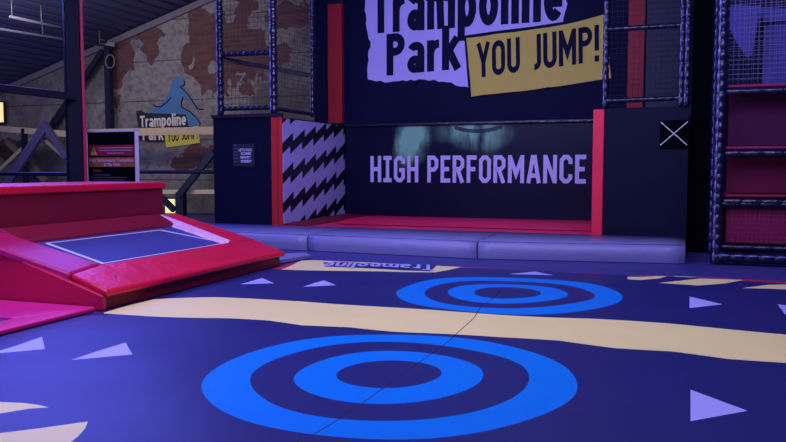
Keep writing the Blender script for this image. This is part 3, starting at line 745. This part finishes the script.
mb = MB(); net(mb, (cfx0 + .1, fy, 3.0), (cfx1 - cfx0 - .1, 0, 0), (0, 0, 3.1), .075, .075, .004); net(mb, (cfx0 + .1, fy + .25, 3.0), (cfx1 - cfx0 - .1, 0, 0), (0, 0, 3.1), .09, .085, .003); mb.build('netting', netlight, cf)
mb = MB(); mb.box((cfx0 + .1, fy + 1.6, 3.0), (cfx1, fy + 1.68, 6.2)); mb.build('rear_panel', darknavy, cf)
# blue cloth shapes inside the top level
def cf_on(px, py, y): q = S.ony(px, py, y); return q
for (pts, lab) in (([(722, 4), (760, 6), (757, 30), (752, 55), (747, 58), (738, 45), (728, 26), (722, 18)], 'blue violet cloth hanging in a point inside the top net bay'),
                   ([(764, 24), (800, 18), (800, 84), (762, 84)], 'wide blue violet cloth sheet at right inside the top net bay'),
                   ([(758, 7), (800, 9), (800, 19), (764, 22)], 'narrow blue violet cloth strip along the top of the net bay')):
    yy = fy + (.9 if 'strip' not in lab else 1.05) + (.3 if 'wide' in lab else 0); q = [cf_on(x, y, yy) for x, y in pts]
    mb = MB(); N = len(q); mb.hexa([(p.x, yy, p.z) for p in q], [(p.x, yy + .03, p.z) for p in q])
    c = sum(q, Vector()) / N
    tag(mb.build('hanging_cloth', bluecloth, None, S, at=(c.x, yy, c.z), bevel=.01), lab, 'cloth', 'cloth sheets inside the climbing frame')

# ================================================================== LEFT BACKGROUND
# big padded post with red edge
pc = S.inv @ Vector((-5.80, 14.42, 0))
pw = S.m @ Vector((pc.x - .20, pc.y, 0)); PF = Frame(pw.x, pw.y, math.cos(math.radians(31)), math.sin(math.radians(31)))
gp = thing('tall_post', 'tall dark blue post with a red edge strip rising behind the crimson box', 'post', PF, (0, 0, 0))
mb = MB(); mb.box((-.15, -.13, -.03), (.115, .13, 6.3)); mb.build('post', mat('post_navy', (.004, .004, .022), .6, .15), gp, bevel=.02)
mb = MB(); mb.box((.116, -.135, -.03), (.175, -.05, 6.3)); mb.build('edge_strip', mat('crimson_strip', (.38, .005, .06), .5), gp, bevel=.01)
ar = [PF.inv @ (S.m @ Vector(v)) for v in ((pc.x - .1, pc.y - .1, 2.92), (pc.x - .1, pc.y - 7.0, 2.92))]
mb = MB(); mb.bar(ar[0], ar[1], .10, .13); mb.build('arm', steel, gp, bevel=.01)
# handrail at eye level
hr = thing('handrail', 'black handrail running left from the tall post', 'railing', S, (pc.x, pc.y + .2, 0))
mb = MB(); mb.tube((pc.x - 6, pc.y + 1.3, 1.47), (pc.x + .1, pc.y + 1.3, 1.47), .045, 10); mb.build('rail', steel, hr)
for x in (pc.x - 5.5, pc.x - 2.6, pc.x - .05):
    mb = MB(); mb.tube((x, pc.y + 1.3, -.03), (x, pc.y + 1.3, 1.47), .035, 8); mb.build('leg', steel, hr)
ra, rz = S.ony(70, 173, .9), S.ony(205, 172, .9)
hr = thing('handrail', 'black handrail between the framed poster and the navy side block', 'railing', S, (ra.x, .9, 0))
mb = MB(); mb.tube((ra.x, .9, rz.z), (-1.88, .9, rz.z), .05, 10); mb.build('rail', steel, hr)
for x in (ra.x + .1, ra.x + 1.15): mb = MB(); mb.tube((x, .9, -.03), (x, .9, rz.z), .035, 8); mb.build('leg', steel, hr)
# trusses: beams and diagonals
ty = 6.6
def onp(px, py): q = S.ony(px, py, ty); return (q.x, ty, q.z)
tr1 = thing('timber_truss', 'beige beam with violet and beige diagonals in front of the mural wall at far left', 'truss', S, (onp(40, 130)[0], ty, 0))
def member(par, a, b, w, m, nm, dy=0, ext=.12):
    p, q = Vector(onp(*a)), Vector(onp(*b)); p.y += dy; q.y += dy
    mb = MB(); mb.bar(p, q, .14, w, up=(0, 0, 1) if abs((q - p).normalized().z) < .9 else (0, 1, 0)); mb.build(nm, m, par)
zt = onp(50, 128)[2]
member(tr1, (-20, 127), (68, 134), .22, beige, 'beam')
member(tr1, (50, 124), (10, 184), .34, steelpurple, 'diagonal', -.15)
member(tr1, (48, 124), (71, 158), .24, steelpurple, 'diagonal', -.18)
member(tr1, (34, 134), (-6, 172), .13, beige, 'diagonal', .2)
member(tr1, (40, 138), (70, 165), .13, beige, 'diagonal', .2)
member(tr1, (-4, 140), (36, 182), .22, mat('dim_timber', (.15, .11, .09), .7), 'diagonal', .5)
member(tr1, (52, 123), (68, 100), .13, steel, 'diagonal', .2)
for px in (-18, 26):
    q = onp(px, 184); mb = MB(); mb.box((q[0] - .08, ty - .08, -.03), (q[0] + .08, ty + .08, zt)); mb.build('post', steelpurple if px < 0 else steel, tr1)
tr2 = thing('timber_truss', 'beige beams and dark strut seen between the poster and the navy block', 'truss', S, (onp(176, 130)[0], ty, 0))
member(tr2, (90, 133), (320, 128.5), .26, beige, 'beam')
member(tr2, (92, 192), (320, 191.5), .14, mat('lit_timber', (.75, .62, .36), .7), 'beam')  # brighter copy of the beige timber, making up for missing light
member(tr2, (217, 152), (182, 196), .22, steel, 'diagonal', -.2)
member(tr2, (156, 188), (178, 210), .18, steel, 'diagonal', -.2)
q = onp(183, 195); mb = MB(); mb.box((q[0] - .15, ty - .22, -.03), (q[0] + .15, ty, q[2] + .1)); mb.build('post', steel, tr2)
for (a, b, lab) in (((165, 199), (174, 214), 'small glowing yellow light panel low behind the truss strut'), ((-14, 103), (2, 122), 'glowing yellow light panel at the left picture edge')):
    p, q = S.ony(*a, 7.6), S.ony(*b, 7.6)
    t = thing('light_panel', lab, 'light', S, ((p.x + q.x) / 2, 7.7, q.z), )
    mb = MB(); mb.box((p.x, 7.6, q.z), (q.x, 7.68, p.z)); mb.build('diffuser', glowyellow, t)
    mb = MB(); mb.box((p.x - .05, 7.68, q.z - .05), (q.x + .05, 7.78, p.z + .05)); mb.build('housing', steel, t)
# steel column with brace, ring and floodlight
sc_ = thing('steel_column', 'slim dark steel column with slanting brace against the brick mural', 'column', S, (S.ony(108, 100, 7.6).x, 7.6, 0))
q = S.ony(107.8, 60, 7.6)
mb = MB(); mb.box((q.x - .10, 7.5, -.03), (q.x + .13, 7.72, CEIL(q.x) - .35)); mb.build('column', steel, sc_)
p0, p1 = S.ony(103, 51, 7.6), S.ony(50, 128, 7.6)
mb = MB(); mb.bar(p0, p1, .16, .20); mb.build('brace', steel, sc_)
mb = MB(); c = S.ony(110, 61.5, 7.35); N = 28; R = .20
for i in range(N):
    a0, a1 = 2 * PI * i / N, 2 * PI * (i + 1) / N
    mb.tube((c.x + R * math.cos(a0), 7.35, c.z + R * 1.2 * math.sin(a0)), (c.x + R * math.cos(a1), 7.35, c.z + R * 1.2 * math.sin(a1)), .022, 6)
tag(mb.build('cable_coil', mat('grey_cable', (.16, .15, .16), .6), None, S, at=(c.x, 7.35, c.z)), 'coil of grey cable hanging high on the steel column', 'cable')
c = S.ony(100, 40, 7.0)
cm = thing('floodlight', 'small dark floodlight on a pale bracket beside the column top', 'light', S, (c.x, 7.0, c.z))
mb = MB(); mb.tube((c.x - .16, 7.05, c.z + .04), (c.x + .12, 7.2, c.z), .10, 12); mb.build('lamp_housing', steel, cm)
mb = MB(); b0 = S.ony(105, 42, 7.3); mb.bar((c.x, 7.25, c.z - .08), (b0.x + .25, 7.5, b0.z - .1), .10, .14); mb.build('bracket', mat('pale_metal', (.16, .15, .17), .5), cm)
# strip lights hanging from the ceiling
nrm = Vector((-.29, 0, 1)).normalized()
for (a, b, off, r, lab) in (((10, 16.5), (70, 29.5), -.55, .045, 'upper pale tube light hanging under the ribbed ceiling'), ((-30, 24), (103, 45.5), -.50, .04, 'long lower pale conduit tube under the ribbed ceiling')):
    P0 = Vector((-17.24, 0, 4.81 + off)); n = Vector((-.29, 0, 1))
    p = S.onplane(*a, P0, n); q = S.onplane(*b, P0, n)
    t = thing('ceiling_tube', lab, 'tube light', S, tuple(p))
    mb = MB(); mb.tube(p, q, r, 10); mb.build('tube', mat('pale_tube', (.15, .145, .20), .5), t)
    for f in (.03, .5, .97):
        c = p.lerp(q, f); mb = MB(); mb.tube(c, (c.x, c.y, CEIL(c.x) + .02), .014, 6); mb.build('hanger', mat('pale_metal', (.16, .15, .17), .5), t)

# poster on a stand behind the crimson box
zy = pc.y + .45
p0, p1 = S.ony(86, 130.5, zy), S.ony(138.2, 186, zy)
ps = thing('poster_stand', 'framed black safety poster with maroon warning header beside the tall post', 'sign', S, ((p0.x + p1.x) / 2, zy, 0))
x0, x1, zt, zb = p0.x, p1.x, p0.z, p1.z - .35; w_ = x1 - x0; H_ = zt - p1.z
mb = MB(); mb.box((x0 + .04, zy - .01, zb + .04), (x1 - .04, zy + .03, zt - .04)); mb.build('board', black, ps)
mb = MB()
for a, b in (((x0, zb), (x0 + .035, zt)), ((x1 - .035, zb), (x1, zt)), ((x0, zt - .035), (x1, zt)), ((x0, zb), (x1, zb + .05))): mb.box((a[0], zy - .03, a[1]), (b[0], zy + .04, b[1]))
mb.build('frame', white, ps)
def U(u): return x0 + w_ * u
def Vv(v): return zt - H_ * v
mb = MB(); mb.box((U(.05), zy - .018, Vv(.46)), (U(.95), zy - .01, Vv(.27))); mb.build('warning_header', mat('maroon_header', (.22, .012, .05), .6), ps)
mb = MB(); mb.box((U(.05), zy - .018, Vv(.66)), (U(.95), zy - .01, Vv(.49))); mb.build('title_band', mat('rust_band', (.30, .09, .05), .6), ps)
mb = MB(); mb.face([(U(.09), zy - .022, Vv(.445)), (U(.23), zy - .022, Vv(.445)), (U(.16), zy - .022, Vv(.30))]); ws = mb.build('warning_triangle', mat('warning_yellow', (.62, .45, .13), .6), ps)
mb = MB(); mb.box((U(.152), zy - .026, Vv(.40)), (U(.168), zy - .022, Vv(.34))); mb.box((U(.152), zy - .026, Vv(.43)), (U(.168), zy - .022, Vv(.415))); mb.build('exclamation_mark', black, ws)
mb = MB()
text_on(mb, 'High Performance Trampoline', (U(.07), zy - .022, Vv(.565)), (w_ * .86, 0, 0), (0, 0, H_ * .055), .03)
text_on(mb, '& The Wall', (U(.36), zy - .022, Vv(.645)), (w_ * .30, 0, 0), (0, 0, H_ * .055), .03)
for (a, b, v) in ((.26, .92, .315), (.26, .90, .36), (.42, .75, .41)): mb.box((U(a), zy - .022, Vv(v + .010)), (U(b), zy - .018, Vv(v)))
mb.build('lettering', mat('poster_text', (.55, .40, .62), .6), ps)
mb = MB()
for (a, b, v) in ((.12, .48, .80), (.10, .80, .845), (.12, .76, .89), (.12, .64, .94), (.1, .7, .99)): mb.box((U(a), zy - .014, Vv(v + .008)), (U(b), zy - .01, Vv(v)))
mb.build('small_print', mat('small_print', (.15, .14, .28), .6), ps)
mb = MB()
text_on(mb, 'Rules', (U(.13), zy - .014, Vv(.745)), (w_ * .16, 0, 0), (0, 0, H_ * .04), .02); mb.build('heading', mat('heading_red', (.35, .05, .05), .6), ps)
for x in (x0 + .1, x1 - .1):
    mb = MB(); mb.box((x - .025, zy + .0, -.03), (x + .025, zy + .05, zb + .02)); mb.build('leg', steel, ps)
mb = MB(); mb.box((x0 + .03, zy - .15, -.03), (x1, zy + .12, .0)); mb.build('base', steel, ps)

# mural logo painted on the wall
ml = thing('mural_logo', 'painted logo of a blue leaping figure over Trampoline Park letters on the mural wall', 'logo', S, (S.ony(165, 110, 7.97).x, 7.97, 3))
def wp(pts, y): return [(lambda q: (q.x, y, q.z))(S.ony(a, b, y)) for a, b in pts]
def crop(pts): return [(126 + x / 5.522, 70 + y / 5.522) for x, y in pts]
mb = MB()
mb.face(wp(crop([(105, 240), (160, 212), (215, 165), (252, 100), (254, 60), (270, 38), (295, 34), (318, 48), (325, 75), (316, 92), (330, 120), (362, 165), (395, 212), (430, 218), (400, 224), (375, 200), (340, 165), (312, 150), (304, 185), (306, 205), (345, 225), (385, 262), (412, 298), (400, 310), (340, 312), (250, 290), (110, 262)]), 7.98))
mb.build('figure', mat('mural_blue', (.055, .15, .30), .7), ml)
def wline(pts, w, y=7.972):
    pp_ = wp(crop(pts), y)
    for a, b in zip(pp_[:-1], pp_[1:]): mb.bar(a, b, .004, w, up=(0, 1, 0)) if False else mb.bar(a, b, w, .004, up=(0, 1, 0))
for L in ([(250, 150), (225, 178), (190, 205), (160, 200), (150, 190)], [(314, 148), (304, 185), (308, 207), (350, 228), (388, 262), (412, 298)], [(322, 60), (322, 82), (300, 92), (330, 122), (365, 170), (395, 215), (428, 218)]):
    mb = MB(); wline(L, .035); mb.build('outline', black, ml)
mb = MB(); mb.face(wp(crop([(55, 228), (85, 222), (105, 238), (180, 240), (330, 245), (348, 320), (340, 325), (215, 325), (210, 400), (120, 398), (60, 380), (70, 320)]), 7.975)); mb.build('dark_backing', mat('mural_black', (.012, .011, .012), .7), ml)
mb = MB(); a = wp(crop([(78, 318)]), 7.966)[0]; b = wp(crop([(332, 304)]), 7.966)[0]; h = wp(crop([(78, 254)]), 7.966)[0]
soft_text(mb, 'Trampoline', a, Vector(b) - Vector(a), (0, 0, h[2] - a[2]), .17, .07, (0, -.0007, 0))
mb.build('lettering', mat('mural_cream', (.62, .58, .50), .7), ml); mb = MB()
a = wp(crop([(92, 388)]), 7.966)[0]; b = wp(crop([(208, 386)]), 7.966)[0]
soft_text(mb, 'Park', a, Vector(b) - Vector(a), (0, 0, h[2] - wp(crop([(78, 318)]), 7.966)[0][2]), .17, .07, (0, -.0007, 0))
mb.build('lettering', mat('mural_cream', (.62, .58, .50), .7), ml)
mb = MB(); mb.face(wp(crop([(213, 345), (300, 325), (400, 308), (408, 402), (222, 428)]), 7.97)); mb.build('tag_patch', mat('mural_yellow', (.62, .53, .07), .7), ml)
mb = MB(); a = wp(crop([(230, 398)]), 7.962)[0]; b = wp(crop([(396, 378)]), 7.962)[0]
soft_text(mb, 'YOU JUMP!', a, Vector(b) - Vector(a), (0, 0, .42), .14, .09, (0, -.0007, 0))
mb.build('lettering', black, ml)

# ================================================================== LIGHT
w = bpy.data.worlds.new('world'); bpy.context.scene.world = w; w.use_nodes = True
bg = w.node_tree.nodes['Background']; bg.inputs[0].default_value = (.10, .10, .30, 1); bg.inputs[1].default_value = .6
def area(name, fr, loc, target, size, sy, power, col):
    l = bpy.data.lights.new(name, 'AREA'); l.shape = 'RECTANGLE'; l.size = size; l.size_y = sy; l.energy = power; l.color = col
    o = bpy.data.objects.new(name, l); C.objects.link(o); p = fr.m @ Vector(loc); q = fr.m @ Vector(target)
    o.location = p; o.rotation_euler = (q - p).to_track_quat('-Z', 'Y').to_euler(); return o
area('hall_lamp', W, (1, 6, 6.5), (1, 8, 0), 6, 4, 390, (.74, .71, 1.0))
area('hall_lamp', W, (-4.5, 7.5, 6.0), (-3.5, 9.5, 0), 3, 3, 240, (.85, .70, 1.0))
area('wall_wash_lamp', S, (3.5, -4.5, 6.3), (3.5, 2.5, 1.8), 5, 1.5, 330, (.46, .44, 1.0))
area('blue_lamp', S, (-6.2, -1.0, 6.6), (-6.0, -9, 0), 6, 2.4, 1000, (.12, .14, 1.0))
area('blue_lamp', W, (-6.5, 3.5, 5.5), (-4.2, 5.5, 0), 3, 3, 420, (.13, .18, 1.0))
area('ceiling_fill', S, (-12, -3, 2.6), (-11.5, 1, 7), 5, 4, 420, (.34, .34, 1.0))  # added upward fill that only brightens the ceiling
area('blue_lamp', S, (9.8, -5.0, 5.5), (10.0, -1, 2), 2, 1, 90, (.35, .35, 1.0))
area('neutral_lamp', S, (-8.5, 1.5, 6.2), (-10, 8, 3.2), 6, 1.5, 215, (1.0, .90, .80))

sc = bpy.context.scene
sc.view_settings.view_transform = 'Standard'; sc.view_settings.look = 'None'; sc.view_settings.exposure = 0
